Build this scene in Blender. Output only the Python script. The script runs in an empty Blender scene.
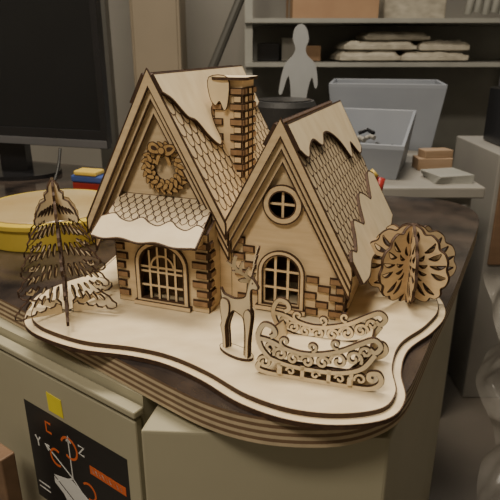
import bpy, bmesh, math, random
from mathutils import Vector, Matrix, noise
from mathutils.geometry import tessellate_polygon
random.seed(4)
S=0.01
ZB=0.76   # world height of the top of the display base
def W(x,y,z): return Vector((x*S,y*S,ZB+z*S))

# ------------------------------------------------------------ materials
def mat(name,c1,c2=None,rough=0.6,scale=(8,8,8),bump=0.0,metal=0.0,detail=4,coat=0.0,alpha=1.0,spec=0.5,emit=None):
    m=bpy.data.materials.new(name); m.use_nodes=True
    nt=m.node_tree; b=nt.nodes['Principled BSDF']
    b.inputs['Roughness'].default_value=rough
    b.inputs['Metallic'].default_value=metal
    b.inputs['Coat Weight'].default_value=coat
    b.inputs['Alpha'].default_value=alpha
    b.inputs['Specular IOR Level'].default_value=spec
    if c2 is None: c2=tuple(v*0.82 for v in c1)
    tc=nt.nodes.new('ShaderNodeTexCoord'); mp=nt.nodes.new('ShaderNodeMapping')
    mp.inputs['Scale'].default_value=scale
    n=nt.nodes.new('ShaderNodeTexNoise'); n.inputs['Scale'].default_value=1.0; n.inputs['Detail'].default_value=detail
    r=nt.nodes.new('ShaderNodeValToRGB')
    r.color_ramp.elements[0].position=0.3; r.color_ramp.elements[1].position=0.7
    r.color_ramp.elements[0].color=(*c2,1); r.color_ramp.elements[1].color=(*c1,1)
    nt.links.new(tc.outputs['Object'],mp.inputs['Vector']); nt.links.new(mp.outputs[0],n.inputs['Vector'])
    nt.links.new(n.outputs['Fac'],r.inputs['Fac']); nt.links.new(r.outputs[0],b.inputs['Base Color'])
    if bump>0:
        bn=nt.nodes.new('ShaderNodeBump'); bn.inputs['Strength'].default_value=bump; bn.inputs['Distance'].default_value=0.002
        nt.links.new(n.outputs['Fac'],bn.inputs['Height']); nt.links.new(bn.outputs[0],b.inputs['Normal'])
    return m
BIRCH=mat('birch_plywood',(0.70,0.54,0.33),(0.59,0.44,0.255),0.55,(25,25,160))
SNOW=mat('birch_snow_layer',(0.78,0.65,0.44),(0.68,0.55,0.35),0.5,(30,60,30))
SHING=mat('birch_shingles',(0.60,0.48,0.31),(0.50,0.39,0.24),0.55,(40,40,120))
BURN=mat('laser_burnt_edge',(0.075,0.036,0.016),(0.035,0.016,0.008),0.7,(200,200,200))
BRICK=mat('etched_brick',(0.34,0.21,0.11),(0.21,0.12,0.055),0.6,(90,90,90))
GOLD=mat('wreath_wood',(0.52,0.34,0.14),(0.37,0.22,0.08),0.5,(200,200,200))
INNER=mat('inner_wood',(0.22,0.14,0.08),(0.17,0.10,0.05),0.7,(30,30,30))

# ------------------------------------------------------------ mesh accumulator
class B:
    def __init__(s,mats): s.v=[];s.f=[];s.m=[];s.mats=mats
    def add(s,vs,fs,m):
        o=len(s.v); s.v+= [Vector(v) for v in vs]
        for i,f in enumerate(fs):
            s.f.append([o+k for k in f]); s.m.append(m[i] if isinstance(m,list) else m)
def fin(b,name,parent=None,loc=None,rot=0,bevel=0,smooth=False,scale=S,recalc=True):
    me=bpy.data.meshes.new(name)
    me.from_pydata([tuple(v*scale) for v in b.v],[],b.f)
    for mt in b.mats: me.materials.append(mt)
    me.polygons.foreach_set('material_index',b.m)
    if recalc:
        bm=bmesh.new(); bm.from_mesh(me); bmesh.ops.recalc_face_normals(bm,faces=bm.faces); bm.to_mesh(me); bm.free()
    me.update()
    o=bpy.data.objects.new(name,me); bpy.context.collection.objects.link(o)
    if parent: o.parent=parent
    if loc is not None: o.location=loc
    o.rotation_euler=(0,0,rot)
    if smooth:
        for p in me.polygons: p.use_smooth=True
    if bevel>0:
        md=o.modifiers.new('bevel','BEVEL'); md.width=bevel*S; md.segments=2; md.limit_method='ANGLE'
    return o
def grp(name,loc,rot=0):
    e=bpy.data.objects.new(name,None); e.empty_display_size=0.02
    bpy.context.collection.objects.link(e); e.location=loc; e.rotation_euler=(0,0,rot); return e
def MM(o,x,y):
    x=Vector(x).normalized(); y=Vector(y).normalized(); z=x.cross(y)
    m=Matrix.Identity(4)
    for i in range(3): m[i][0]=x[i]; m[i][1]=y[i]; m[i][2]=z[i]; m[i][3]=o[i]
    return m
def strip(b,pts,w,M,t0,t1,cap=0,side=1,closed=False):
    n=len(pts); P=[Vector((p[0],p[1])) for p in pts]; L=[];R=[]
    for i in range(n):
        if closed: a=P[i-1]; c=P[(i+1)%n]
        else: a=P[max(i-1,0)]; c=P[min(i+1,n-1)]
        d=(c-a)
        if d.length<1e-9: d=Vector((1,0))
        d.normalize(); nn=Vector((-d.y,d.x))
        ww=(w[i] if isinstance(w,(list,tuple)) else w)/2
        L.append(P[i]+nn*ww); R.append(P[i]-nn*ww)
    vs=[]
    for i in range(n):
        for q,t in((L[i],t0),(R[i],t0),(R[i],t1),(L[i],t1)): vs.append(M@Vector((q.x,q.y,t)))
    fs=[];ms=[]
    for i in range(n if closed else n-1):
        j=(i+1)%n; a=4*i; c=4*j
        fs+=[[a,a+1,c+1,c],[a+3,a+2,c+2,c+3][::-1],[a+1,a+2,c+2,c+1],[a,a+3,c+3,c][::-1]]; ms+=[cap,cap,side,side]
    if not closed:
        fs+=[[0,1,2,3],[4*n-4,4*n-3,4*n-2,4*n-1]]; ms+=[side,side]
    b.add(vs,fs,ms)
def plate(b,loops,M,t0,t1,cap=0,side=1,burn=0.09,bm=1):
    if not isinstance(loops[0][0],(tuple,list,Vector)): loops=[loops]
    V=[[Vector((p[0],p[1],0)) for p in l] for l in loops]
    tri=tessellate_polygon(V)
    flat=[p for l in V for p in l]; n=len(flat)
    vs=[M@Vector((p.x,p.y,t0)) for p in flat]+[M@Vector((p.x,p.y,t1)) for p in flat]
    fs=[];ms=[]
    for t in tri:
        fs.append([t[0],t[2],t[1]]); fs.append([t[0]+n,t[1]+n,t[2]+n]); ms+=[cap,cap]
    o=0
    for l in V:
        k=len(l)
        for i in range(k):
            j=(i+1)%k; fs.append([o+i,o+j,o+j+n,o+i+n]); ms.append(side)
        o+=k
    b.add(vs,fs,ms)
    if burn>0:
        for l in loops:
            strip(b,l,burn,M,t1-0.01,t1+0.012,bm,bm,True)
def box(b,x0,x1,y0,y1,z0,z1,m=0):
    vs=[(x,y,z) for z in(z0,z1) for y in(y0,y1) for x in(x0,x1)]
    b.add(vs,[[0,2,3,1],[4,5,7,6],[0,1,5,4],[2,6,7,3],[0,4,6,2],[1,3,7,5]],m)
def cyl(b,cx,cy,z0,z1,r0,r1=None,m=0,n=40,cap=True):
    r1=r0 if r1 is None else r1
    vs=[(cx+r0*math.cos(2*math.pi*i/n),cy+r0*math.sin(2*math.pi*i/n),z0) for i in range(n)]+[(cx+r1*math.cos(2*math.pi*i/n),cy+r1*math.sin(2*math.pi*i/n),z1) for i in range(n)]
    fs=[[i,(i+1)%n,(i+1)%n+n,i+n] for i in range(n)]
    if cap: fs+=[list(range(n))[::-1],list(range(n,2*n))]
    b.add(vs,fs,m)
def tube(b,pts,r,m=0,n=10):
    pts=[Vector(p) for p in pts]; vs=[];fs=[]
    for i,p in enumerate(pts):
        d=(pts[min(i+1,len(pts)-1)]-pts[max(i-1,0)]).normalized()
        a=d.cross(Vector((0,0,1))) 
        if a.length<1e-3: a=Vector((1,0,0))
        a.normalize(); c=d.cross(a)
        for k in range(n):
            t=2*math.pi*k/n; vs.append(p+a*r*math.cos(t)+c*r*math.sin(t))
    for i in range(len(pts)-1):
        for k in range(n): fs.append([i*n+k,i*n+(k+1)%n,(i+1)*n+(k+1)%n,(i+1)*n+k])
    fs+=[list(range(n)),list(range((len(pts)-1)*n,len(pts)*n))]
    b.add(vs,fs,m)
def circ(cx,cy,r,n=36,ry=None): 
    ry=r if ry is None else ry
    return [(cx+r*math.cos(2*math.pi*i/n),cy+ry*math.sin(2*math.pi*i/n)) for i in range(n)]
def arch(cx,z0,hw,ztop,n=16,ry=None):
    ry=hw if ry is None else ry
    p=[(cx-hw,z0),(cx+hw,z0)]
    for i in range(n+1):
        a=math.pi*i/n; p.append((cx+hw*math.cos(a),ztop-ry+ry*math.sin(a)))
    return p
def cat(pts,k=6,closed=True):
    n=len(pts); out=[]; P=[Vector(p) for p in pts]
    rng=range(n) if closed else range(n-1)
    for i in rng:
        if closed: a,b_,c,d=P[i-1],P[i],P[(i+1)%n],P[(i+2)%n]
        else: a,b_,c,d=P[max(i-1,0)],P[i],P[i+1],P[min(i+2,n-1)]
        for j in range(k):
            t=j/k; q=0.5*((2*b_)+(c-a)*t+(2*a-5*b_+4*c-d)*t*t+(3*b_-a-3*c+d)*t**3)
            out.append(tuple(q))
    if not closed: out.append(tuple(P[-1]))
    return out
def spiral(cx,cy,r0,r1,a0,a1,n=22):
    return [(cx+(r0+(r1-r0)*i/n)*math.cos(math.radians(a0+(a1-a0)*i/n)),cy+(r0+(r1-r0)*i/n)*math.sin(math.radians(a0+(a1-a0)*i/n))) for i in range(n+1)]
def inside(p,poly):
    r=False; n=len(poly); x,y=p
    for i in range(n):
        x1,y1=poly[i][:2]; x2,y2=poly[i-1][:2]
        if (y1>y)!=(y2>y) and x<(x2-x1)*(y-y1)/(y2-y1)+x1: r=not r
    return r
def leaf(cx,cy,L,w,ang,n=10):
    o=[]; ca,sa=math.cos(ang),math.sin(ang)
    for i in range(n):
        t=2*math.pi*i/n; x=math.cos(t)*L/2; y=math.sin(t)*w/2*(1-0.35*math.cos(t)); o.append((cx+x*ca-y*sa,cy+x*sa+y*ca))
    return o

# ============================================================ HOUSE
TH=math.radians(20)
house=grp('wooden_christmas_house',W(10.76,58.0,0),-TH)
MT=[BIRCH,BURN,SNOW,SHING,BRICK,GOLD,INNER]
K=1.85; NL=math.hypot(1,K)
def F(v): return MM((0,v,0),(1,0,0),(0,0,1))    # front-parallel plane, coords (u,z), normal -v
UA,ZA=-22.9,26.0
# --- walls
b=B(MT)
WIN_C=-7.5
plate(b,[[(-30,0),(-13.8,0),(-13.8,9.2),(UA,25.4),(-30,12.6)]],F(0),-0.35,0)
plate(b,[[(-13.8,0),(0,0),(0,6.9),(-7.5,20.8),(-13.8,9.6)],arch(WIN_C,0.9,2.3,7.3),circ(WIN_C,13.3,1.75)],F(0),-0.35,0)
MS=MM((0,0,0),(0,1,0),(0,0,1))
plate(b,[(0,0),(24.5,0),(24.5,6.9),(0,6.9)],MS,-0.35,0)
plate(b,[(0,0),(24.5,0),(24.5,12.4),(0,12.4)],MM((-30,0,0),(0,1,0),(0,0,1)),0,0.35)
plate(b,[(-30,0),(-13.8,0),(-13.8,9.2),(UA,25.4),(-30,12.6)],F(24.5),-0.35,0)
plate(b,[(-13.8,0),(0,0),(0,6.9),(-7.5,20.8),(-13.8,9.6)],F(24.5),-0.35,0)
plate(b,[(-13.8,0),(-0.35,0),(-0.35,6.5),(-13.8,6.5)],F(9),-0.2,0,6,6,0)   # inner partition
strip(b,[(-30,10.6),(-27.9,10.6)],.5,F(0),0,.3)
plate(b,[(-.9,0),(0.1,0),(0.1,6.6),(-.9,8.2)],F(0),0,.25)
fin(b,'walls',house)
# --- window trims
b=B(MT)
def trimwin(cx,z0,hw,zt,v,cols,rows):
    plate(b,[arch(cx,z0-0.35,hw+0.5,zt+0.5),arch(cx,z0,hw,zt)],F(v),0,0.4,0,1,.17)
    plate(b,[arch(cx,z0-0.1,hw+0.1,zt+0.1),arch(cx,z0+0.3,hw-0.3,zt-0.3)],F(v),-0.3,-0.02)
    for i in range(1,cols):
        x=cx-hw+2*hw*i/cols; h=zt-hw+math.sqrt(max(hw*hw-(x-cx)**2,0))
        strip(b,[(x,z0),(x,h)],0.3,F(v),-0.25,0.05)
    for j in range(1,rows):
        z=z0+(zt-hw-z0+0.2)*j/(rows-1); strip(b,[(cx-hw,z),(cx+hw,z)],0.28,F(v),-0.25,0.04)
trimwin(WIN_C,0.9,2.3,7.3,0,3,3)
strip(b,[(WIN_C-3.1,0.45),(WIN_C+3.1,0.45)],0.5,F(0),0,0.7)
plate(b,[circ(WIN_C,13.3,2.25),circ(WIN_C,13.3,1.55)],F(0),0,0.4,0,1,.17)
strip(b,[(WIN_C-1.7,13.3),(WIN_C+1.7,13.3)],0.28,F(0),-0.25,0.1)
strip(b,[(WIN_C,11.6),(WIN_C,15)],0.28,F(0),-0.25,0.12)
fin(b,'window_frames',house)
# --- bay
b=B(MT)
BV=-3.5
plate(b,[[(-27.5,0),(-15.3,0),(-15.3,9.8),(-27.5,9.8)],arch(-21.3,0.9,2.9,7.9,ry=2.5)],F(BV),-0.35,0)
plate(b,[(BV+.35,0),(0,0),(0,11.6),(BV+.35,9.9)],MM((-15.3,0,0),(0,1,0),(0,0,1)),-0.35,0)
plate(b,[(BV+.35,0),(0,0),(0,11.6),(BV+.35,9.9)],MM((-27.5,0,0),(0,1,0),(0,0,1)),0,0.35)
cx,z0,hw,zt=-21.3,0.9,2.9,7.9
plate(b,[arch(cx,z0-.4,hw+.55,zt+.55,ry=3),arch(cx,z0,hw,zt,ry=2.5)],F(BV),0,0.4,0,1,.17)
for x in(-1.7,-.57,.57,1.7): strip(b,[(cx+x,z0),(cx+x,zt-0.05-0.75*abs(x/1.7))],0.27,F(BV),-0.25,0.06)
for z in(2.6,4.4): strip(b,[(cx-hw,z),(cx+hw,z)],0.27,F(BV),-0.25,0.05)
strip(b,spiral(cx,5.0,1.5,1.5,0,180,14),0.25,F(BV),-0.25,0.05)
strip(b,[(cx-hw-.1,5.0),(cx+hw+.1,5.0)],0.27,F(BV),-0.25,0.05)
strip(b,[(cx-3.8,0.35),(cx+3.8,0.35)],0.5,F(BV),0,0.7)
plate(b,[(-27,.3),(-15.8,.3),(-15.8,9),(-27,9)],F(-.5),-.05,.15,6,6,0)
fin(b,'bay_window',house)
# --- awning
b=B(MT)
AY=3.8; AX=6.0
aL=math.hypot(AX,AY)
MA=MM((-28.6,-AX+.1,8.9),(1,0,0),(0,AX,AY))
plate(b,[(0,0),(12.9,0),(12.9,aL),(0,aL)],MA,-0.3,0)
plate(b,[(0,0.4),(12.9,0.4),(12.9,aL),(0,aL)],MA,0,0.25,3,1,.15)
for r in range(5):
    for c in range(13):
        x=0.55+c*1.07+(0.5 if r%2 else 0); y=aL-0.55-r*0.8
        if x<12.4: strip(b,[(x-.48,y+.4),(x-.4,y-.1),(x,y-.4),(x+.4,y-.1),(x+.48,y+.4)],0.14,MA,0.25,0.27,1,1)
sn=[(12.2,2.9),(11.2,2.0),(10,2.3),(8.8,3.1),(7.6,2.2),(6.3,2.5),(5,3.2),(3.8,2.4),(2.4,2.7),(1.2,3.4),(-.35,2.7)]
fr=cat([(-.35,-.2),(1.5,-.5),(3.6,-.15),(6,-.55),(8.2,-.2),(10.6,-.6),(13.2,-.3)],4,False)
plate(b,[fr+cat([(13.2,2.5)]+sn,5,False)],MA,0.25,0.6,2,1,.17)
plate(b,[(-5.9,8.75),(0,8.75),(0,12.5)],MM((-15.8,0,0),(0,1,0),(0,0,1)),-0.3,0)
fin(b,'awning',house)
# --- roofs
def slopeR(ua,za): return MM((ua,-1.2,za),(0,1,0),(-1,0,K))
def slopeL(ua,za): return MM((ua,25.4,za),(0,-1,0),(1,0,K))
D=26.6
b=B(MT)
def shingles(M,s0,s1,t,x0=0.6,x1=D-.3):
    r=0; y=s0
    while y>s1:
        x=x0+(0.75 if r%2 else 0)
        while x<x1:
            strip(b,[(x-.68,y+.8),(x-.62,y-.05),(x-.3,y-.5),(x+.3,y-.5),(x+.62,y-.05),(x+.68,y+.8)],0.17,M,t,t+.02,1,1)
            x+=1.5
        y-=1.35; r+=1
for (ua,za,lr,ll) in((UA,ZA,18.0,19.4),(-7.5,21.3,17.3,12.4)):
    MR=slopeR(ua,za); ML=slopeL(ua,za)
    for M,l in((MR,lr),(ML,ll)):
        plate(b,[(0,0),(D,0),(D,-l),(0,-l)],M,0,0.35)
        plate(b,[(0.0,0.3),(D,0.3),(D,-l+.1),(0.0,-l+.1)],M,0.37,0.7,3,1)
    shingles(MR,-1,-lr+1,0.7)
fin(b,'roof_panels',house)
b=B(MT)
MR=slopeR(UA,ZA)
low=[(-.3,-1.6),(1.2,-2.6),(2.6,-4.8),(4.2,-5.6),(5.4,-7.6),(7,-9.2),(8.2,-8.6),(8.4,-6.4),(9.6,-4.6),(12,-4.2),(13.6,-5.2),(15.5,-6.2),(17.5,-4.6),(20,-3.6),(22.5,-4.6),(24.5,-6.0),(27,-5.4)]
plate(b,[[(27,0.6),(-.3,0.6)]+cat(low,5,False)],MR,0.75,1.15,2,1,.22)
low=[(-.3,-2.2),(1.2,-3.6),(4,-3),(8,-4),(14,-3),(20,-4),(27,-3)]
plate(b,[[(27,0.6),(-.3,0.6)]+cat(low,5,False)],slopeL(UA,ZA),0.75,1.15,2,1)
MR=slopeR(-7.5,21.3)
low=[(-.3,-2.4),(1.5,-3.6),(3.5,-2.6),(6,-2.2),(8.5,-3.4),(11,-2.2),(14,-2.6),(17,-4.4),(19,-7),(20.5,-6.2),(22,-5.2),(24.5,-7.4),(27,-6.8)]
plate(b,[[(27,0.6),(-.3,0.6)]+cat(low,5,False)],MR,0.75,1.15,2,1,.22)
plate(b,[[(27,0.6),(-.3,0.6)]+cat([(-.3,-2),(6,-3),(14,-2),(20,-3),(27,-2)],5,False)],slopeL(-7.5,21.3),0.75,1.15,2,1)
up=[(27,-11.2),(24,-10.2),(21.5,-11.6),(19,-13.2),(17,-12.2),(14.5,-11.2),(12.5,-12.2),(10.5,-14.3),(8.5,-13.6),(6.5,-12.8),(4.5,-14.4),(2.5,-15.4),(1,-14.8),(-.4,-15.6)]
eav=[(-.4,-18.4),(3,-18.8),(7,-18),(12,-18.7),(17,-18),(22,-18.8),(27,-18.2)]
plate(b,[cat(up,5,False)+cat(eav,4,False)],MR,0.75,1.15,2,1,.22)
fin(b,'roof_snow',house)
# --- gable barge boards
b=B(MT)
def barge(ua,za,ul,ur,v,w,top,t=0.4):
    zl=za-(ua-ul)*K; zr=za-(ur-ua)*K
    plate(b,[(ul,zl+top),(ul,zl-w),(ua,za-w),(ur,zr-w),(ur,zr+top),(ua,za+top)],F(v),0,t,0,1,.25)
barge(UA,ZA,-32.5,-13.9,-0.35,3.4,0,0.3)
barge(UA,ZA,-32.6,-13.7,-0.8,1.7,0.7,0.4)
barge(UA,ZA,-32.7,-13.8,-1.3,0.3,1.6,0.35)
barge(-7.5,21.3,-13.6,0.6,-0.35,3.2,0,0.3)
barge(-7.5,21.3,-13.8,0.8,-0.8,1.7,0.7,0.4)
barge(-7.5,21.3,-13.9,0.9,-1.3,0.3,1.6,0.35)
fin(b,'barge_boards',house)
# --- bricks
b=B(MT)
def brick(M,x,y,w=1.25,h=0.62,m=4,g=.13):
    plate(b,[(x-g,y-g),(x+w+g,y-g),(x+w+g,y+h+g),(x-g,y+h+g)],M,0,0.12,1,1,0)
    plate(b,[(x,y),(x+w,y),(x+w,y+h),(x,y+h)],M,0.12,0.3,m,1,0)
M0=F(0)
for i in range(7): 
    brick(F(BV),-16.7 if i%2 else -17.2,0.9+i*1.2,1.3 if i%2 else 1.8)
    brick(F(BV),-27.3,0.9+i*1.2,0.9 if i%2 else 1.3)
    brick(MM((-15.3,0,0),(0,1,0),(0,0,1)),-3.3,0.9+i*1.2,1.4 if i%2 else .9)
for x,z in((-13.4,8.2),(-12.2,7.2),(-13.4,6.2),(-12.0,5.2),(-13.2,4.1),(-4.4,4.4),(-3.0,3.4),(-4.6,2.4),(-3.2,1.4),(-4.4,.4),(-12.9,1.0),(-11.7,2.0)):
    brick(M0,x,z)
M02=F(-.25)
for x,z,w in((-.85,5.6,.8),(-1.6,4.6,1.5),(-.85,3.6,.8),(-1.6,2.6,1.5),(-.85,1.6,.8),(-1.6,.6,1.5)): brick(M02,x,z,w)
for i in range(6): brick(MS,0.2,0.5+i*1.1,1.5 if i%2 else 1.0)
for x,z in((4,4.6),(5.4,3.6),(10,2),(11.3,3),(16,4.5),(17.4,3.4),(22.4,.6),(22.9,1.8),(22.4,3)): brick(MS,x,z)
fin(b,'brickwork',house)
# --- chimney : interlocking brick column
b=B(MT)
cu0,cu1,cv0,cv1,cz0,cz1=-19.0,-15.3,7.9,11.9,14,26.0
box(b,cu0,cu1,cv0,cv1,cz0,cz1,0)
MF=F(cv0); MC=MM((cu1,0,0),(0,1,0),(0,0,1))
h=.93
for i in range(12):
    z=cz0+i*h+.14
    if i%2:
        brick(MF,cu1-1.5,z,1.75,.62); brick(MF,cu0-.2,z,1.2,.62)
        brick(MC,cv0-.25,z,1.2,.62); brick(MC,cv0+1.5,z,1.0,.62,0); brick(MC,cv1-1.0,z,1.25,.62)
    else:
        brick(MF,cu1-1.0,z,.85,.62,0); 
        brick(MC,cv0+.15,z,.9,.62,0); brick(MC,cv0+1.45,z,1.2,.62); brick(MC,cv1-.95,z,.8,.62,0)
capn=cat([(cu0-.5,cv0-.4),(cu1+.3,cv0-.5),(cu1+.5,cv0+1.5),(cu1+.3,cv1+.4),(cu0,cv1+.5),(cu0-.5,cv1)],5)
plate(b,[capn],MM((0,0,cz1),(1,0,0),(0,1,0)),0,.35,2,1)
plate(b,[cat([(cu0-.5,cz1+.3),(cu1-1.7,cz1+.3),(cu1-1.7,cz1-2.6),(cu1-2.2,cz1-3.6),(cu0+.9,cz1-2.5),(cu0+.3,cz1-3.0),(cu0-.4,cz1-2.0)],4)],MF,.3,.6,2,1)
fin(b,'chimney',house)
# --- wreath
b=B(MT)
wc=(-21.9,16.4)
plate(b,[circ(*wc,2.95),circ(*wc,1.55)],M0,0,0.35,5,1)
for ring,(rr,nn,L,t) in enumerate(((2.75,22,1.15,.35),(2.2,18,1.1,.5),(1.7,14,.9,.4))):
    for i in range(nn):
        a=2*math.pi*(i+.5*ring)/nn; 
        lf=leaf(wc[0]+rr*math.cos(a),wc[1]+rr*math.sin(a),L,.55,a+(0.7 if ring!=1 else -0.6),8)
        plate(b,[lf],M0,t,t+.18,5,1,0.06)
for sgn in(-1,1):
    plate(b,[leaf(wc[0]+sgn*.95,wc[1]+2.35,1.9,1.3,sgn*.35,12)],M0,.75,1.0,5,1,.1)
    plate(b,[leaf(wc[0]+sgn*1.0,wc[1]+2.4,.9,.5,sgn*.35,10)],M0,1.0,1.03,1,1,0)
    strip(b,[(wc[0]+sgn*.15,wc[1]+2.1),(wc[0]+sgn*.6,wc[1]+1.3),(wc[0]+sgn*.9,wc[1]+.5)],.4,M0,.7,.9,5,1)
plate(b,[circ(wc[0],wc[1]+2.2,.42,12)],M0,.8,1.2,5,1)
fin(b,'wreath',house)

# ============================================================ BASE
outl=[(-27.0,60.3),(-25.5,57.2),(-22.6,54.8),(-18.1,52.5),(-12.6,51.2),(-8.7,49.6),(-4.8,46.7),(-.9,42.9),(3.4,40.5),(8.0,39.8),(12.2,40.8),(14.3,43.7),(15.0,48),(16.9,52.4),(20.7,56.4),(23.6,60.8),(24.3,66),(22.2,71),(21.5,77),(20.5,84),(14,87.5),(0,91.5),(-11,95),(-17.5,92),(-20.5,82),(-22.2,74),(-25.5,70),(-27.6,66)]
outs=cat(outl,7)
def offset(poly,d):
    o=[];n=len(poly)
    for i in range(n):
        a=Vector(poly[i-1]);c=Vector(poly[(i+1)%n]); t=(c-a).normalized(); o.append((poly[i][0]-t.y*d,poly[i][1]+t.x*d))
    return o
base=grp('display_base',W(0,0,0))
b=B(MT); MG=MM((0,0,0),(1,0,0),(0,1,0))
plate(b,[outs],MG,-1.0,-.5,2,1,.12)
fin(b,'lower_plate',base)
b=B(MT); plate(b,[offset(outs,0.9)],MG,-.5,0,2,1,.12)
fin(b,'upper_plate',base)

# ============================================================ PINE TREE
def rawcut(b,outline,holes,M,t,cap=0,ow=.07):
    hs=[]
    for h in holes:
        if all(inside(p,outline) for p in h) and all(not inside(q,h) for q in outline):
            if all(not any(inside(p,g) for p in h) and not any(inside(p,h) for p in g) for g in hs): hs.append(h)
    plate(b,[outline]+hs,M,-t/2,t/2,cap,1,ow)
    for l in [outline]+hs: strip(b,l,ow,M,-t/2-.012,-t/2+.01,1,1,True)
tree=grp('pine_tree_cutout',W(-21.9,60.8,0),0.0)
tiers=[(0.9,6.2,3.9),(3.7,5.5,6.5),(6.3,4.7,9.0),(8.8,3.7,11.4),(11.2,2.6,13.6)]
rt=[(0.8,0),(0.8,1.0)]
for i,(zb,w,zt) in enumerate(tiers):
    nl=4 if i==0 else 3
    fs0=.22 if i==0 else .58
    for k in range(nl):
        f0=fs0+(1-fs0)*k/nl; f1=fs0+(1-fs0)*(k+1)/nl
        x0,x1=w*f0,w*f1; z=zb-0.08*k+.35
        rt+=[(x0,z+.2),(x0+(x1-x0)*.2,z-.15),(x0+(x1-x0)*.7,z-.2)]
    rt+=[(w*1.03,zb+.2),(w*1.03,zb+.7),(w*.95,zb+1.0)]
    rt+=[(w*.90,zb+1.5),(w*.78,zb+1.9),(w*.66,zb+2.45)]
rt+=[(1.1,13.9),(1.15,14.5),(.7,14.8),(.6,15.4)]
full=rt+[(0,16.3)]+[(-x,z) for x,z in rt[::-1]]
holes=[]
for i,(zb,w,zt) in enumerate(tiers):
    for sg in(1,-1):
        for k in range(6):
            f=0.17+0.145*k
            x=w*f; z=zb+1.25+(1-f)*.35
            a=math.radians(-76+8*k)
            holes.append(leaf(sg*x,z,1.35-.10*k,.24,a if sg>0 else math.pi-a))
b=B([SNOW,BURN])
for k in range(3):
    a=math.radians(60*k+48)
    rawcut(b,full,holes,MM((0,0,0),(math.cos(a),math.sin(a),0),(0,0,1)),0.26,0,.06)
fin(b,'branch_panels',tree)

# ============================================================ ROUND TREE : interlocked leaf-shaped fins
rtree=grp('round_tree_cutout',W(19.6,64.2,0),0.0)
b=B([BIRCH,BURN])
cy=5.0
half=[(.35,0.9),(1.3,.75),(2.2,.55),(3.1,.75),(3.5,1.4),(4.2,1.5),(4.8,2.2),(4.75,3.0),(5.35,3.6),(5.6,4.6),(5.2,5.5),(5.25,6.4),(4.8,7.3),(4.0,7.7),(3.7,8.5),(2.8,9.1),(1.9,8.95),(1.3,9.5),(.5,9.75),(.0,9.35)]
outl2=[(1.2,0),(.6,.9)]+cat(half[1:],4,False)
outl2=outl2+[(-x,z) for x,z in outl2[::-1][1:]]
def curl(cx,cy,L,w,ang,bend,n=9):
    # curved pierced petal (comma shape)
    c=[];l=[];r=[]
    for i in range(n):
        t=i/(n-1); x=(t-.5)*L; y=bend*(4*(t-.5)**2-.5); ww=w*math.sin(math.pi*min(max(t,.04),.96))**.8/2
        l.append((x,y+ww)); r.append((x,y-ww))
    ca,sa=math.cos(ang),math.sin(ang)
    return [(cx+x*ca-y*sa,cy+x*sa+y*ca) for x,y in l+r[::-1]]
hol=[]
for sg in(1,-1):
    for a,r,L,w in((-52,3.3,2.0,.5),(-36,3.9,1.9,.55),(-20,4.0,2.2,.5),(-4,4.3,1.9,.62),(12,4.2,2.2,.5),(28,4.1,1.9,.6),(44,4.0,2.0,.5),(60,4.0,1.7,.55),(76,3.7,1.6,.42),
                    (-40,2.0,1.2,.34),(-15,2.1,1.3,.4),(10,2.1,1.3,.4),(35,2.1,1.3,.4),(62,2.1,1.3,.36)):
        ar=math.radians(a); x=r*math.cos(ar); z=cy-.3+r*math.sin(ar)
        hol.append(curl(sg*x,z,L,w,ar+.1 if sg>0 else math.pi-ar-.1,.22*sg))
for k in range(4):
    a=math.radians(45*k+38)
    rawcut(b,outl2,hol,MM((0,0,0),(math.cos(a),math.sin(a),0),(0,0,1)),0.32,0,.09)
fin(b,'crown_fins',rtree)

# ============================================================ REINDEER
deer=grp('reindeer_figure',W(-1.2,50.6,0),math.radians(180-42))
body=[(-2.7,8.35),(-2.45,8.7),(-2.0,9.1),(-1.6,9.05),(-1.4,8.6),(-1.3,7.6),(-.95,6.8),(.3,6.3),(1.3,6.3),(1.9,6.4),(2.3,6.95),(2.2,6.0),(2.05,5.1),(1.9,4.0),(2.1,3.2),(1.85,1.8),(1.85,.25),(1.5,.25),(1.5,1.7),(1.55,2.9),(1.2,4.0),(.6,4.85),(-.1,4.8),(-.75,4.5),(-.95,3.4),(-.95,1.8),(-.9,.25),(-1.25,.25),(-1.3,1.8),(-1.42,3.4),(-1.65,4.6),(-1.8,5.8),(-1.75,7.0),(-1.8,7.75),(-2.15,8.0),(-2.55,8.05)]
MDp=lambda y: MM((0,y,0),(1,0,0),(0,0,1))
b=B([SNOW,BURN])
rawcut(b,cat(body,4),[],MDp(0),0.24,0,.11)
fl=[(-1.8,5.5),(-1.35,5.7),(-.95,5.2),(-.95,4.5),(-1.1,3.6),(-1.15,2.4),(-1.1,.25),(-1.42,.25),(-1.5,2.2),(-1.7,3.6),(-1.85,4.7)]
hl=[(1.05,5.9),(1.8,5.9),(2.05,5.2),(1.98,4.2),(1.85,3.3),(2.02,2.7),(1.75,1.6),(1.7,.25),(1.35,.25),(1.38,1.7),(1.42,2.8),(1.2,3.6),(.9,4.4),(.8,5.3)]
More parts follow.
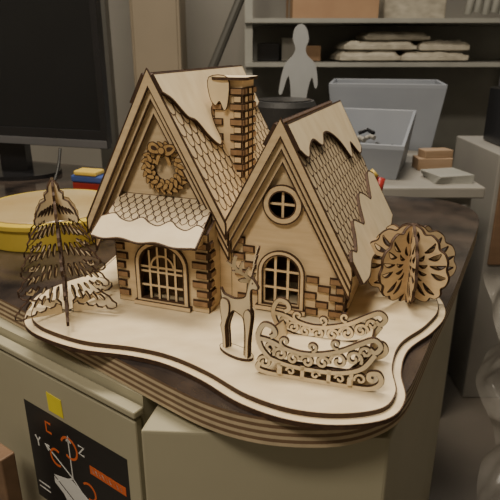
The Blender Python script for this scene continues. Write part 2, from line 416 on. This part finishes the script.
for sg in(-1,1):
    rawcut(b,cat([(x-.15*(sg>0),z) for x,z in fl],4),[],MDp(.24*sg),0.2,0,.07)
    rawcut(b,cat([(x+.15*(sg>0),z) for x,z in hl],4),[],MDp(.24*sg),0.2,0,.07)
    M=MM((-1.7,sg*.15,8.95),(1,sg*1.1,0),(-.1,sg*.3,1))
    sp=cat([(0,0),(.4,.6),(1.0,1.2),(1.25,1.9),(.95,2.9)],5,False)
    strip(b,sp,.34,M,-.11,.11)
    for p,q in(((.3,.5),(-.15,1.5)),((.75,1.0),(.4,2.2)),((1.1,1.5),(1.85,2.3)),((.6,.9),(1.5,1.15))): strip(b,[p,((p[0]+q[0])/2+.08,(p[1]+q[1])/2),q],[.32,.26,.14],M,-.10,.10)
    plate(b,[leaf(0,0,1.2,.45,.3)],MM((-1.4,sg*.65,8.9),(.3,sg,0),(0,0,1)),-.1,.1)
    plate(b,[circ(-2.05,8.6,.1,8)],MDp(sg*.125),-.02,.02,1,1,0)
fin(b,'body_layers',deer)
b=B([SNOW,BURN])
plate(b,[circ(.3,0,2.2,30,.95)],MG,0.0,.3,0,1,.08)
fin(b,'stand',deer)

# ============================================================ SLEIGH
sl=grp('sleigh_model',W(7.0,48.2,0),math.radians(-17))
b=B([SNOW,BURN])
ZS=1.12
def side(y):
    M=MM((0,y,0),(1,0,0),(0,0,1)); t0,t1=-.2,.2
    def st(p,w):
        p=[(x*1.04,z*ZS) for x,z in p]
        strip(b,p,w,M,t0,t1); strip(b,p,w+.12,M,-.1,.1,1,1)
    st(cat([(-5.2,1.2),(-5.4,.55),(-4.4,.25),(-2,.22),(1,.22),(4,.22),(5.2,.45),(5.8,1.1),(5.5,1.8),(4.8,1.7),(4.75,1.2),(5.1,1.1)],6,False),.44)
    st(spiral(-4.75,1.25,.62,.15,180,-250),.28)
    st(cat([(-4.3,1.7),(-5.1,2.6),(-5.4,3.8),(-4.9,4.8),(-4.1,4.7),(-3.8,4.1),(-4.25,3.75)],6,False),.42)
    st(cat([(-5.2,3.5),(-4.2,3.35),(-3,2.9),(-1.4,2.6),(.4,2.8),(2.2,3.4),(3.8,4.3),(4.9,4.8),(5.5,4.3),(5.1,3.7),(4.6,3.95)],6,False),.42)
    st(cat([(-4.3,1.7),(-2.5,1.3),(0,1.2),(2.4,1.4),(4.1,2.1),(5.1,3.5)],6,False),.42)
    for (cx,cy_,r,a0,a1) in((-4.3,2.75,.5,-60,300),(-3.3,2.25,.62,200,-260),(-2.1,2.0,.55,0,430),(-.8,1.95,.6,180,-250),(.6,2.05,.6,0,430),(2.0,2.4,.75,180,-250),(3.3,2.85,.75,-30,420),(4.3,3.6,.5,200,-200)):
        st(spiral(cx,cy_,r,.14,a0,a1),.27)
    for (cx,cy_,r,a0,a1) in((-2.9,3.5,.48,-100,-440),(-.4,3.35,.45,-90,280),(1.7,3.95,.45,-60,-400)): st(spiral(cx,cy_,r,.12,a0,a1,14),.24)
    for x in(-3.4,-1.2,1.2,3.2): st([(x,.2),(x,1.5)],.36)
    for (cx,cy_,r,a0,a1) in((-2.3,.78,.42,180,-200),(0,.78,.42,0,380),(2.2,.8,.45,180,-200),(4.0,1.05,.55,200,-200)): st(spiral(cx,cy_,r,.1,a0,a1,14),.22)
side(-2.8); side(2.8)
fin(b,'side_panels',sl)
b=B([SNOW,BURN])
plate(b,[(-4.0,-2.6),(3.0,-2.6),(3.0,2.6),(-4.0,2.6)],MM((0,0,1.7),(1,0,0),(0,1,0)),-.12,.12,0,1)
for x,z in((-3.4,.85),(3.2,.85)): box(b,x-.2,x+.2,-3.2,3.2,z-.35,z+.35,0)
M=MM((-4.1,0,1.7),(0,1,0),(-.35,0,1)); plate(b,[(-2.6,0),(2.6,0),(2.6,1.6),(0,2.2),(-2.6,1.6)],M,-.15,.15,0,1)
M=MM((3.0,0,1.7),(0,1,0),(.9,0,1)); plate(b,[(-2.6,0),(2.6,0),(2.6,2.6),(-2.6,2.6)],M,-.12,.12,0,1)
fin(b,'seat_and_crossbars',sl)

# ============================================================ TABLE
DARK=mat('dark_laminate',(0.07,0.052,0.043),(0.014,0.012,0.012),0.14,(14,14,14),detail=8,spec=0.7)
PLY1=mat('ply_light',(0.50,0.40,0.26),None,0.6,(60,60,60)); PLY2=mat('ply_dark',(0.17,0.105,0.06),None,0.7,(60,60,60))
tp=[(-110,127),(-70,95.5),(-32.4,66.2),(-21.6,57.6),(-13.3,50.9),(-8,46.6),(-4.5,44.0),(-1,42.2),(3,41.2),(8,41.2),(12,42.8),(15,45.6),(18,51),(22,58.8),(27.6,69.2),(35,84),(40,94),(43.5,102),(44.5,108),(43,113.5),(39,117),(30,119.5),(10,128),(-60,158),(-90,171)]
tc=tp[:4]+cat(tp[3:22],4,False)[1:]+tp[22:]
table=grp('plywood_countertop',W(0,0,-1))
b=B([DARK,PLY1,PLY2])
plate(b,[tc],MG,-.3,0,0,2,0)
n=7; zz=-.3
for i in range(n):
    plate(b,[tc],MG,zz-.37,zz,1,1 if i%2==0 else 2,0); zz-=.37
fin(b,'tabletop',table)
# ============================================================ CABINETS
CAB=mat('painted_cabinet',(0.37,0.345,0.245),(0.34,0.315,0.22),0.45,(6,6,6))
CABD=mat('cabinet_side_shaded',(0.13,0.10,0.075),None,0.5,(6,6,6))  # cabinet side's shade put into the colour; no face uses it
DK=mat('dark_gap',(0.02,0.018,0.015),None,0.8)
cab=grp('base_cabinet',W(0,0,0))
b=B([CAB,CABD,DK])
plate(b,[(-10.6,44.6),(13.2,43.4),(16,48.6),(39,96),(15,110),(-7,60)],MM((0,0,-74),(1,0,0),(0,1,0)),0,69.2,0,0,0)
fin(b,'corner_body',cab,bevel=.3)
P0=Vector((-11.2,48.4)); dA=Vector((-.81,.586)); nA=Vector((-.586,-.81))
def A(s,d,z): p=P0+dA*s+nA*d; return (p.x,p.y,z)
MAf=MM(A(0,0,0),(-dA.x,-dA.y,0),(0,0,1))   # x runs to the right(-s), y up, normal out to camera
b=B([CAB,CABD,DK])
pts=[A(0.3,-.6,0),A(90,-.6,0),A(90,-42,0),A(8,-42,0),A(0.3,-12,0)]
plate(b,[(p[0],p[1]) for p in pts],MM((0,0,-74),(1,0,0),(0,1,0)),0,70,0,0,0)
fin(b,'side_body',cab)
b=B([CAB,CABD,DK])
plate(b,[(-0.4,-73),(-0.4,-6.6),(-88,-6.6),(-88,-73)],MAf,-.4,.6,0,0,0)
plate(b,[(0,-5.9),(0,-5.0),(-88,-5.0),(-88,-5.9)],MAf,-.4,1.0,0,0,0)
fin(b,'drawer_front',cab,bevel=.2)
# sticker
BLK=mat('sticker_black',(0.012,0.012,0.013),None,0.35); WHT=mat('sticker_white',(0.7,0.7,0.68),None,0.5); ORG=mat('sticker_orange',(0.65,0.13,0.03),None,0.5)
YEL=mat('sticky_yellow',(0.78,0.66,0.05),None,0.6)
b=B([BLK,WHT,ORG])
X0=-21.2
plate(b,[(X0,-27.5),(X0+19,-27.5),(X0+19,-12.2),(X0,-12.2)],MAf,.61,.64,0,0,0)
def L(p,w=.22,m=1): strip(b,[(X0+q[0],-12.2-q[1]) for q in p],w,MAf,.64,.67,m,m)
def LS(cx,cy,r,a0,a1,w,m): strip(b,[(X0+x,-12.2-y) for x,y in spiral(cx,cy,r,r,a0,a1,16)],w,MAf,.64,.67,m,m)
L([(8.5,8.2),(8.5,2.0)],.18); L([(8.1,2.7),(8.5,1.8),(8.9,2.7)],.18); L([(8.5,8.2),(3.6,5.4)],.18); L([(4.3,5.3),(3.4,5.3),(4.0,6.1)],.18); L([(8.5,8.2),(4.5,10.6)],.18); L([(8.5,8.2),(13.0,12.2)],.18)
plate(b,[(X0+x,-12.2-y) for x,y in [(4.4,9.6),(8.2,8.6),(14.6,11.6),(10.4,13.0)]],MAf,.64,.66,1,1,0)
plate(b,[(X0+x,-12.2-y) for x,y in [(4.4,9.9),(10.3,13.3),(10.3,14.4),(4.4,10.9)]],MAf,.64,.66,1,1,0)
LS(8.5,3.6,1.5,200,480,.32,2); LS(5.6,6.4,1.2,60,300,.3,2); LS(11.5,8.6,1.2,-140,100,.3,2)
plate(b,[(X0+12.2,-17.6),(X0+18.4,-17.6),(X0+18.4,-16.4),(X0+12.2,-16.4)],MAf,.64,.67,2,2,0)
for i in range(9): L([(12.6+i*.6,4.5),(12.9+i*.6,5.1)],.16)
L([(5.2,1.6),(4.2,1.6),(4.2,3.0),(5.2,3.0)],.3,2)              # C
L([(1.4,4.8),(1.9,5.5),(2.4,4.8)],.25);L([(1.9,5.5),(1.9,6.3)],.25)      # Y
L([(6.2,11.9),(7.2,13.2)],.25);L([(7.2,11.9),(6.2,13.2)],.25)         # X
L([(10.4,2.2),(11.4,2.2),(10.4,3.4),(11.4,3.4)],.25)                        # Z
L([(14,12.8),(18.2,12.8)],.25);L([(14,13.6),(18.2,13.6)],.25)
L([(.6,12.6),(3.0,12.6)],.2);L([(.6,13.4),(3.0,13.4)],.2)
fin(b,'axis_diagram_sticker',cab)
b=B([YEL]); plate(b,[(-15.8,-11.6),(-13.0,-11.6),(-13.1,-9.1),(-15.9,-9.0)],MAf,.62,.68,0,0,0)
fin(b,'sticky_note',cab)

# ============================================================ MONITOR
MB=mat('monitor_plastic',(0.015,0.015,0.017),None,0.25); SCR=mat('monitor_screen',(0.006,0.007,0.009),None,0.12,spec=.6)
CHIN=mat('monitor_chin',(0.11,0.11,0.115),None,0.35)
mon=grp('computer_monitor',W(-32.6,130,0),-math.radians(17))
b=B([MB,CHIN,SCR])
MF2=MM((0,0,0),(1,0,0),(0,0,1))
plate(b,[[(-60,7.4),(0,7.4),(0,46),(-60,46)],[(-58.5,11.5),(-1.6,11.5),(-1.6,44.5),(-58.5,44.5)]],MF2,-1,0.6,0,0,0)
plate(b,[(-59.9,7.5),(-.1,7.5),(-.1,9.3),(-59.9,9.3)],MF2,.6,.75,1,1,0)
box(b,-59,-1,0.4,3.2,8,45.5,0)
fin(b,'bezel',mon,bevel=.25)
b=B([SCR]); box(b,-58.7,-1.4,.1,.39,11.3,44.7,0); fin(b,'screen',mon)
b=B([MB,CHIN]); box(b,-34,-26,3.3,5.5,-.2,20,0); plate(b,[circ(-30,4,12,40,9)],MM((0,0,-1),(1,0,0),(0,1,0)),0,1,0,0,0); fin(b,'stand',mon)

# ---- yellow tub
YM=mat('yellow_plastic',(0.60,0.46,0.07),(0.52,0.38,0.05),0.35); YP=mat('tub_lid',(0.46,0.37,0.21),(0.38,0.27,0.12),0.25)
b=B([YM,YP]); cyl(b,0,0,0,3.6,11.6,12,0,56); cyl(b,0,0,3.6,4.5,12.4,12.4,0,56); cyl(b,0,0,4.5,4.8,11,10.8,1,56)
fin(b,'yellow_plastic_tub',None,loc=W(-35,95,-1),bevel=.15)
# ---- snack packet
RD=mat('packet_red',(0.4,0.035,0.03),None,.35); BL=mat('packet_blue',(0.05,0.09,0.3),None,.35); YL=mat('packet_yellow',(0.7,0.5,0.1),None,.35)
b=B([RD,BL,YL]); box(b,-5,5,-2,2,0,2.6,1); box(b,-5,2,-2.2,2.2,2.6,4.8,0); box(b,2,5,-1.8,1.8,2.6,4.2,2); box(b,-5,5,-2.5,1,4.8,6.2,1)
box(b,-4.2,1,-2.6,.8,6.2,7.2,2)
fin(b,'colourful_carton_stack',None,loc=W(-31,113,-1),rot=-.3,bevel=.3)
# ---- cable
CBL=mat('cable_black',(0.015,0.015,0.015),None,.5); CG=mat('cable_grey',(0.3,0.3,0.3),None,.5)
b=B([CBL]); tube(b,cat([(-50,107,-.6),(-48,113,-.6),(-45,116,0),(-43.5,120,1),(-43,124,4),(-43,127,8)],8,False),.35,0); fin(b,'monitor_cable',None,loc=W(0,0,0),smooth=True)
b=B([CG]); tube(b,cat([(-75,110,-.6),(-62,104,-.6),(-56,108,-.6),(-58,114,-.6),(-64,118,-.6)],8,False),.4,0); fin(b,'usb_cable',None,loc=W(0,0,0),smooth=True)
# ---- black speaker
SPK=mat('speaker_fabric',(0.02,0.02,0.021),None,.6,(200,200,200),.2)
b=B([SPK,MB]); cyl(b,0,0,0,1,5.6,6.2,1,48); cyl(b,0,0,1,19.6,6.3,6.4,0,48); cyl(b,0,0,19.6,20.6,6.4,5.9,0,48); cyl(b,0,0,20.6,20.8,5.3,5.3,1,48)
fin(b,'black_cylinder_speaker',None,loc=W(7.0,116,-1))
# ---- red/yellow glove
b=B([RD,YL]); tube(b,cat([(0,0,0),(.6,0,2),(0,0,4),(1.4,0,5.6)],5,False),1.0,1); tube(b,[(1.6,0,0),(2.2,0,2),(2.6,0,4.4)],.9,0); tube(b,[(-1.6,0,0),(-1.4,0,2)],.8,0)
fin(b,'red_yellow_glove',None,loc=W(24.3,113,0.0),smooth=True)

# ============================================================ BACK BENCH + CLUTTER
GRY=mat('bench_grey',(0.28,0.27,0.245),(0.235,0.225,0.21),.5,(5,5,5)); GRL=mat('bench_top_grey',(0.30,0.285,0.255),None,.5,(6,6,6))
bench=grp('storage_bench',W(0,0,0))
b=B([GRY,DK]); box(b,-30,58,142,225,-75.9,-7,0); 
fin(b,'carcass',bench,bevel=.4)
b=B([GRL]); box(b,-32,60,139,227,-6.9,-4,0); fin(b,'top',bench,bevel=.4)
b=B([GRY,DK])
for x in(-29,-.5,28.5): box(b,x,x+28,140.6,141.9,-72,-9,0); box(b,x+11,x+17,139.6,140.5,-14,-12.8,1)
fin(b,'doors',bench,bevel=.3)
BIN=mat('bin_bluegrey',(0.27,0.29,0.33),(0.23,0.25,0.29),.4,(5,5,5)); BINL=mat('bin_pale',(0.40,0.41,0.41),None,.4)
def openbin(name,w,d,h,loc,rot,m,tap=.88,front=1.0,things=None):
    g=grp(name,loc,rot); b=B([m]); th=.5
    def lp(sc,hh,ins): return [(-w/2*sc+ins,-d/2*sc+ins,hh),(w/2*sc-ins,-d/2*sc+ins,hh),(w/2*sc-ins,d/2*sc-ins,hh),(-w/2*sc+ins,d/2*sc-ins,hh)]
    tf=[front,front,1,1]
    o0=lp(tap,0,0); o1=[(x,y,h*tf[i]) for i,(x,y,_) in enumerate(lp(1,h,0))]; i1=[(x,y,h*tf[i]) for i,(x,y,_) in enumerate(lp(1,h,th))]; i0=lp(tap,th,th)
    r0=[(x*1.03,y*1.03,z-1.2) for x,y,z in o1]; r1=[(x*1.03,y*1.03,z) for x,y,z in o1]
    vs=o0+r0[:]+r1+i1+i0; fs=[[3,2,1,0]]
    for a in range(4):
        for k in range(4): fs.append([a*4+k,a*4+(k+1)%4,a*4+4+(k+1)%4,a*4+4+k])
    fs.append([16,17,18,19]); b.add(vs,fs,0); fin(b,'shell',g,bevel=.15)
    if things:
        b=B(things)
        for k in range(26):
            x=random.uniform(-w*.3,w*.3);y=random.uniform(-d*.3,d*.3); z=random.uniform(.9,h*.6); s=random.uniform(1.2,3)
            tube(b,[(x-s,y,z),(x,y+s*.6,z+s*.4),(x+s,y-s*.3,z+.3)],random.uniform(.4,.9),random.randrange(len(things)))
        fin(b,'contents',g)
    return g
openbin('storage_bin',37,28,22,W(48,206,-4),-.2,BIN)
openbin('storage_bin.001',22,30,15.5,W(34.5,163,-4),-.35,BIN,front=.62,things=[MB,GRL,CBL])
openbin('storage_bin.002',22,26,14,W(8,200,-4),-.1,BINL)
WD=mat('raw_wood',(0.33,0.23,0.15),(0.26,0.17,0.10),.6,(8,60,60)); WD2=mat('brown_wood',(0.20,0.12,0.07),None,.6,(8,60,60))
b=B([WD]); plate(b,[(-6,-3),(4,-3.4),(5,-1),(4.2,3),(-5.5,3.2)],MG,0,3.4,0,0,0); plate(b,[(-4,-2.6),(4.6,-2),(4,2.4),(-4.5,2)],MG,3.4,5.6,0,0,0); fin(b,'wood_offcut',None,loc=W(54,163,-4),rot=.1,bevel=.2)
# shelf unit with packages
WHM=mat('white_metal',(0.34,0.34,0.31),None,.4); CRM=mat('cream_packing',(0.58,0.54,0.45),(0.36,0.33,0.27),.5,(22,22,40),.4); CARD=mat('cardboard',(0.38,0.24,0.14),(0.32,0.19,0.11),.7,(10,10,10))
rack=grp('shelving_rack',W(0,0,0))
b=B([WHM])
for x in(-2,116): 
    for y in(232,268): box(b,x,x+3,y,y+3,-75.9,110,0)
for z in(22,38,92): box(b,-1.9,118.9,230,272,z,z+1.6,0)
box(b,-1.9,118.9,270.6,271.4,-70,38,0)
fin(b,'frame',rack)
g=grp('paper_package_stack',W(62,246,23.8),.05)
b=B([CRM])
def pack(x,y,z,w,d,h,seed):
    n=12; vs=[];fs=[]
    for q in range(2):
        for i in range(n+1):
            for j in range(n+1):
                px=(i/n-.5)*w; py=(j/n-.5)*d
                nz=noise.noise(Vector((px*.3+seed,py*.3,q*3)))
                bul=(1-(abs(i/n-.5)*2)**12)*(1-(abs(j/n-.5)*2)**12)
                vs.append((x+px+nz*.8,y+py,z+(h*.55+h*.45*bul+nz*.9 if q else h*.15*(1-bul))))
    N=(n+1)**2
    for i in range(n):
        for j in range(n):
            a=i*(n+1)+j; fs+=[[a,a+1,a+n+2,a+n+1],[a+N,a+n+1+N,a+n+2+N,a+1+N]]
    for i in range(n):
        for (a,c) in((i*(n+1),(i+1)*(n+1)),(i*(n+1)+n,(i+1)*(n+1)+n),(i,i+1),(n*(n+1)+i,n*(n+1)+i+1)): fs.append([a,c,c+N,a+N])
    b.add(vs,fs,0)
for q in((-15,0,0,24,22,4.2,1),(11,0,0,27,22,3.6,5),(-11,-1,4.2,29,20,3.4,9),(15,0,3.8,20,20,4.0,13),(-4,0,7.8,26,18,3.2,17)): pack(*q)
fin(b,'packages',g)
b=B([CARD,WHM]); box(b,-17,17,-12,12,0,15,0); box(b,-17.1,17.1,-1.5,1.5,-.0,15.1,1); fin(b,'cardboard_box',None,loc=W(33,250,39.7),rot=.05,bevel=.2)
PIP=mat('white_plastic_pipe',(0.55,0.55,0.51),None,.35)
b=B([PIP])
for i in range(7): tube(b,[(i*3.4,0,1.6+(i%2)*.8),(i*3.4+2,-1,17+i%3*3),(i*3.4+4,-2,32+i%3*2)],1.5,0)
fin(b,'bundle_of_pipes',None,loc=W(86,240,39.7),smooth=True)
b=B([CRM]); box(b,0,26,-8,8,0,10,0); box(b,2,22,-7,7,10,16,0); fin(b,'paper_package',None,loc=W(56,262,39.7),bevel=.8)
b=B([CARD,MB,GRL]); box(b,0,9,-7,7,0,7,1); box(b,10,17,-6,6,0,9,2); box(b,18,26,-7,6,0,6,0); fin(b,'parts_boxes',None,loc=W(3,250,23.8),bevel=.3)
# pale silhouette figure standing on the bench (head, raised arm, waist, legs)
SIL=mat('pale_cutout',(0.33,0.34,0.345),None,.5)
q=[(-2.6,1),(-.8,1),(-.2,11),(.6,1),(2.4,1),(2.6,12),(2.2,19),(3.6,25),(4.6,22),(5.4,23),(4.6,28.5),(2.2,31),(1.6,33),(2.4,35.5),(1.6,38.5),(0,39.6),(-1.7,38.4),(-2.2,35.5),(-1.4,33),(-2.2,31),(-4.6,28),(-6,21),(-5,20.5),(-3.2,25.5),(-2.4,19),(-3,12)]
b=B([SIL]); plate(b,[cat([(x,z) for x,z in q],3)],MM((0,0,0),(1,0,0),(0,0,1)),-.3,.3,0,0,0); plate(b,[circ(0,0,5,24,3.5)],MG,0,1.1,0,0,0)
fin(b,'standing_cutout_figure',None,loc=W(14.5,172,-3.9))
b=B([WHM]); 
for i in range(6): plate(b,[(x*math.cos(i*.05)-y*math.sin(i*.05),x*math.sin(i*.05)+y*math.cos(i*.05)) for x,y in((-5,-4),(5,-4),(5,6),(-5,6))],MG,i*.35,i*.35+.3,0,0,0)
fin(b,'paper_pile',None,loc=W(53,147,-4))
# black machine at right
b=B([MB,CHIN]); box(b,-8,14,-9,9,0,16,0); box(b,-6,12,-8,8,16,20,1); cyl(b,0,0,20,24,3,2.5,0,20); box(b,-5,3,-9.6,-9,4,11,1)
fin(b,'black_tool_case',None,loc=W(81,168,2.2),bevel=.5)
b=B([GRY,WD2]); box(b,68,115,152,186,-75.9,2,0); box(b,69,86,151,152,-30,-2,1); fin(b,'tall_side_cabinet',None,loc=W(0,0,0),bevel=.3)
# background left: tall cabinet and post
TAN=mat('tan_board',(0.28,0.23,0.165),(0.23,0.19,0.135),.6,(3,3,3)); POST=mat('dark_post',(0.07,0.068,0.06),None,.5)
b=B([TAN]); box(b,-46,-27,232,255,-75.9,95,0); box(b,-45,-28,231,232,-60,90,0); fin(b,'tall_tan_cupboard',None,loc=W(0,0,0),bevel=.4)
b=B([POST]); box(b,-56,-50,210,216,-75.9,110,0); box(b,-60,-46,206,220,-75.9,-74.5,0); fin(b,'dark_post_stand',None,loc=W(0,0,0),bevel=.3)
b=B([POST]); tube(b,[(-20,190,-3),(-18,190,10),(-2,192,46)],1.5,0); tube(b,[(-2,192,46),(16,185,60)],1.3,0); cyl(b,-20,190,-3.9,-2.5,7,6,0,30); fin(b,'desk_lamp_arm',None,loc=W(0,0,0),smooth=False)
# crumpled plastic sheet on right floor
PL=mat('plastic_film',(0.50,0.48,0.44),(0.34,0.32,0.29),.2,(14,14,14),alpha=.42)
b=B([PL]); n=80; vs=[];fs=[]
for i in range(n+1):
    for j in range(n+1):
        x=i/n*44; z=j/n*56
        r1=1-abs(noise.noise(Vector((x*.10+z*.03,z*.045,1))))*2; r2=1-abs(noise.noise(Vector((x*.22-z*.06,z*.12,5))))*2
        vs.append((x+noise.noise(Vector((z*.08,x*.06,9)))*4,-r1*5-r2*2.2-(1-j/n)**2*14,z+.3))
for i in range(n):
    for j in range(n): a=i*(n+1)+j; fs.append([a,a+n+1,a+n+2,a+1])
b.add(vs,fs,0); o=fin(b,'crumpled_plastic_sheet',None,loc=W(55,118,-75.5),smooth=True,recalc=False)
# wooden plank at left front
b=B([WD2]); box(b,-2.2,2.2,-1,1,0,58,0); o=fin(b,'wooden_plank',None,loc=W(-31.8,57.6,-75.8),rot=-.62,bevel=.2)

# ============================================================ ROOM
FLR=mat('floor_grey',(0.15,0.13,0.11),(0.10,0.09,0.075),.5,(3,3,3)); WAL=mat('wall_paint',(0.32,0.305,0.27),(0.28,0.265,0.235),.8,(2,2,2)); CEI=mat('ceiling_paint',(0.7,0.67,0.61),None,.9)
def room(name,x0,x1,y0,y1,z0,z1,m):
    b=B([m]); box(b,x0,x1,y0,y1,z0,z1,0); return fin(b,name,None,loc=W(0,0,0))
room('floor',-220,220,-180,300,-86,-76,FLR)
room('ceiling',-220,220,-180,300,190,200,CEI)
room('wall_back',-220,220,300,310,-86,200,WAL)
room('wall_left',-230,-220,-180,310,-86,200,WAL)
room('wall_right',220,230,-180,310,-86,200,WAL)
room('wall_front',-230,230,-190,-180,-86,200,WAL)
b=B([WHM]); box(b,-220,220,298.5,300,-76,-66,0); fin(b,'baseboard_back',None,loc=W(0,0,0))

def area(name,x,y,z,sx,sy,e,col):
    l=bpy.data.lights.new(name,'AREA'); l.shape='RECTANGLE'; l.size=sx; l.size_y=sy; l.energy=e; l.color=col
    o=bpy.data.objects.new(name,l); bpy.context.collection.objects.link(o); o.location=W(x,y,z)
area('ceiling_light',-20,85,188,.9,.4,42,(1,.885,.71))
area('ceiling_light.001',60,220,188,1.2,.4,17,(1,.93,.82))
area('ceiling_light.002',-70,-50,188,1.0,.4,40,(1,.885,.72))
w=bpy.data.worlds.new('world'); bpy.context.scene.world=w; w.use_nodes=True
w.node_tree.nodes['Background'].inputs[0].default_value=(.5,.5,.5,1); w.node_tree.nodes['Background'].inputs[1].default_value=.3

cam=bpy.data.cameras.new('camera'); co=bpy.data.objects.new('camera',cam); bpy.context.collection.objects.link(co)
co.location=W(0,0,30); co.rotation_euler=(math.radians(90-20.1),0,0); cam.sensor_width=36; cam.lens=560/500*36; cam.clip_start=.02
cam.dof.use_dof=True; cam.dof.focus_distance=.66; cam.dof.aperture_fstop=14
bpy.context.scene.camera=co
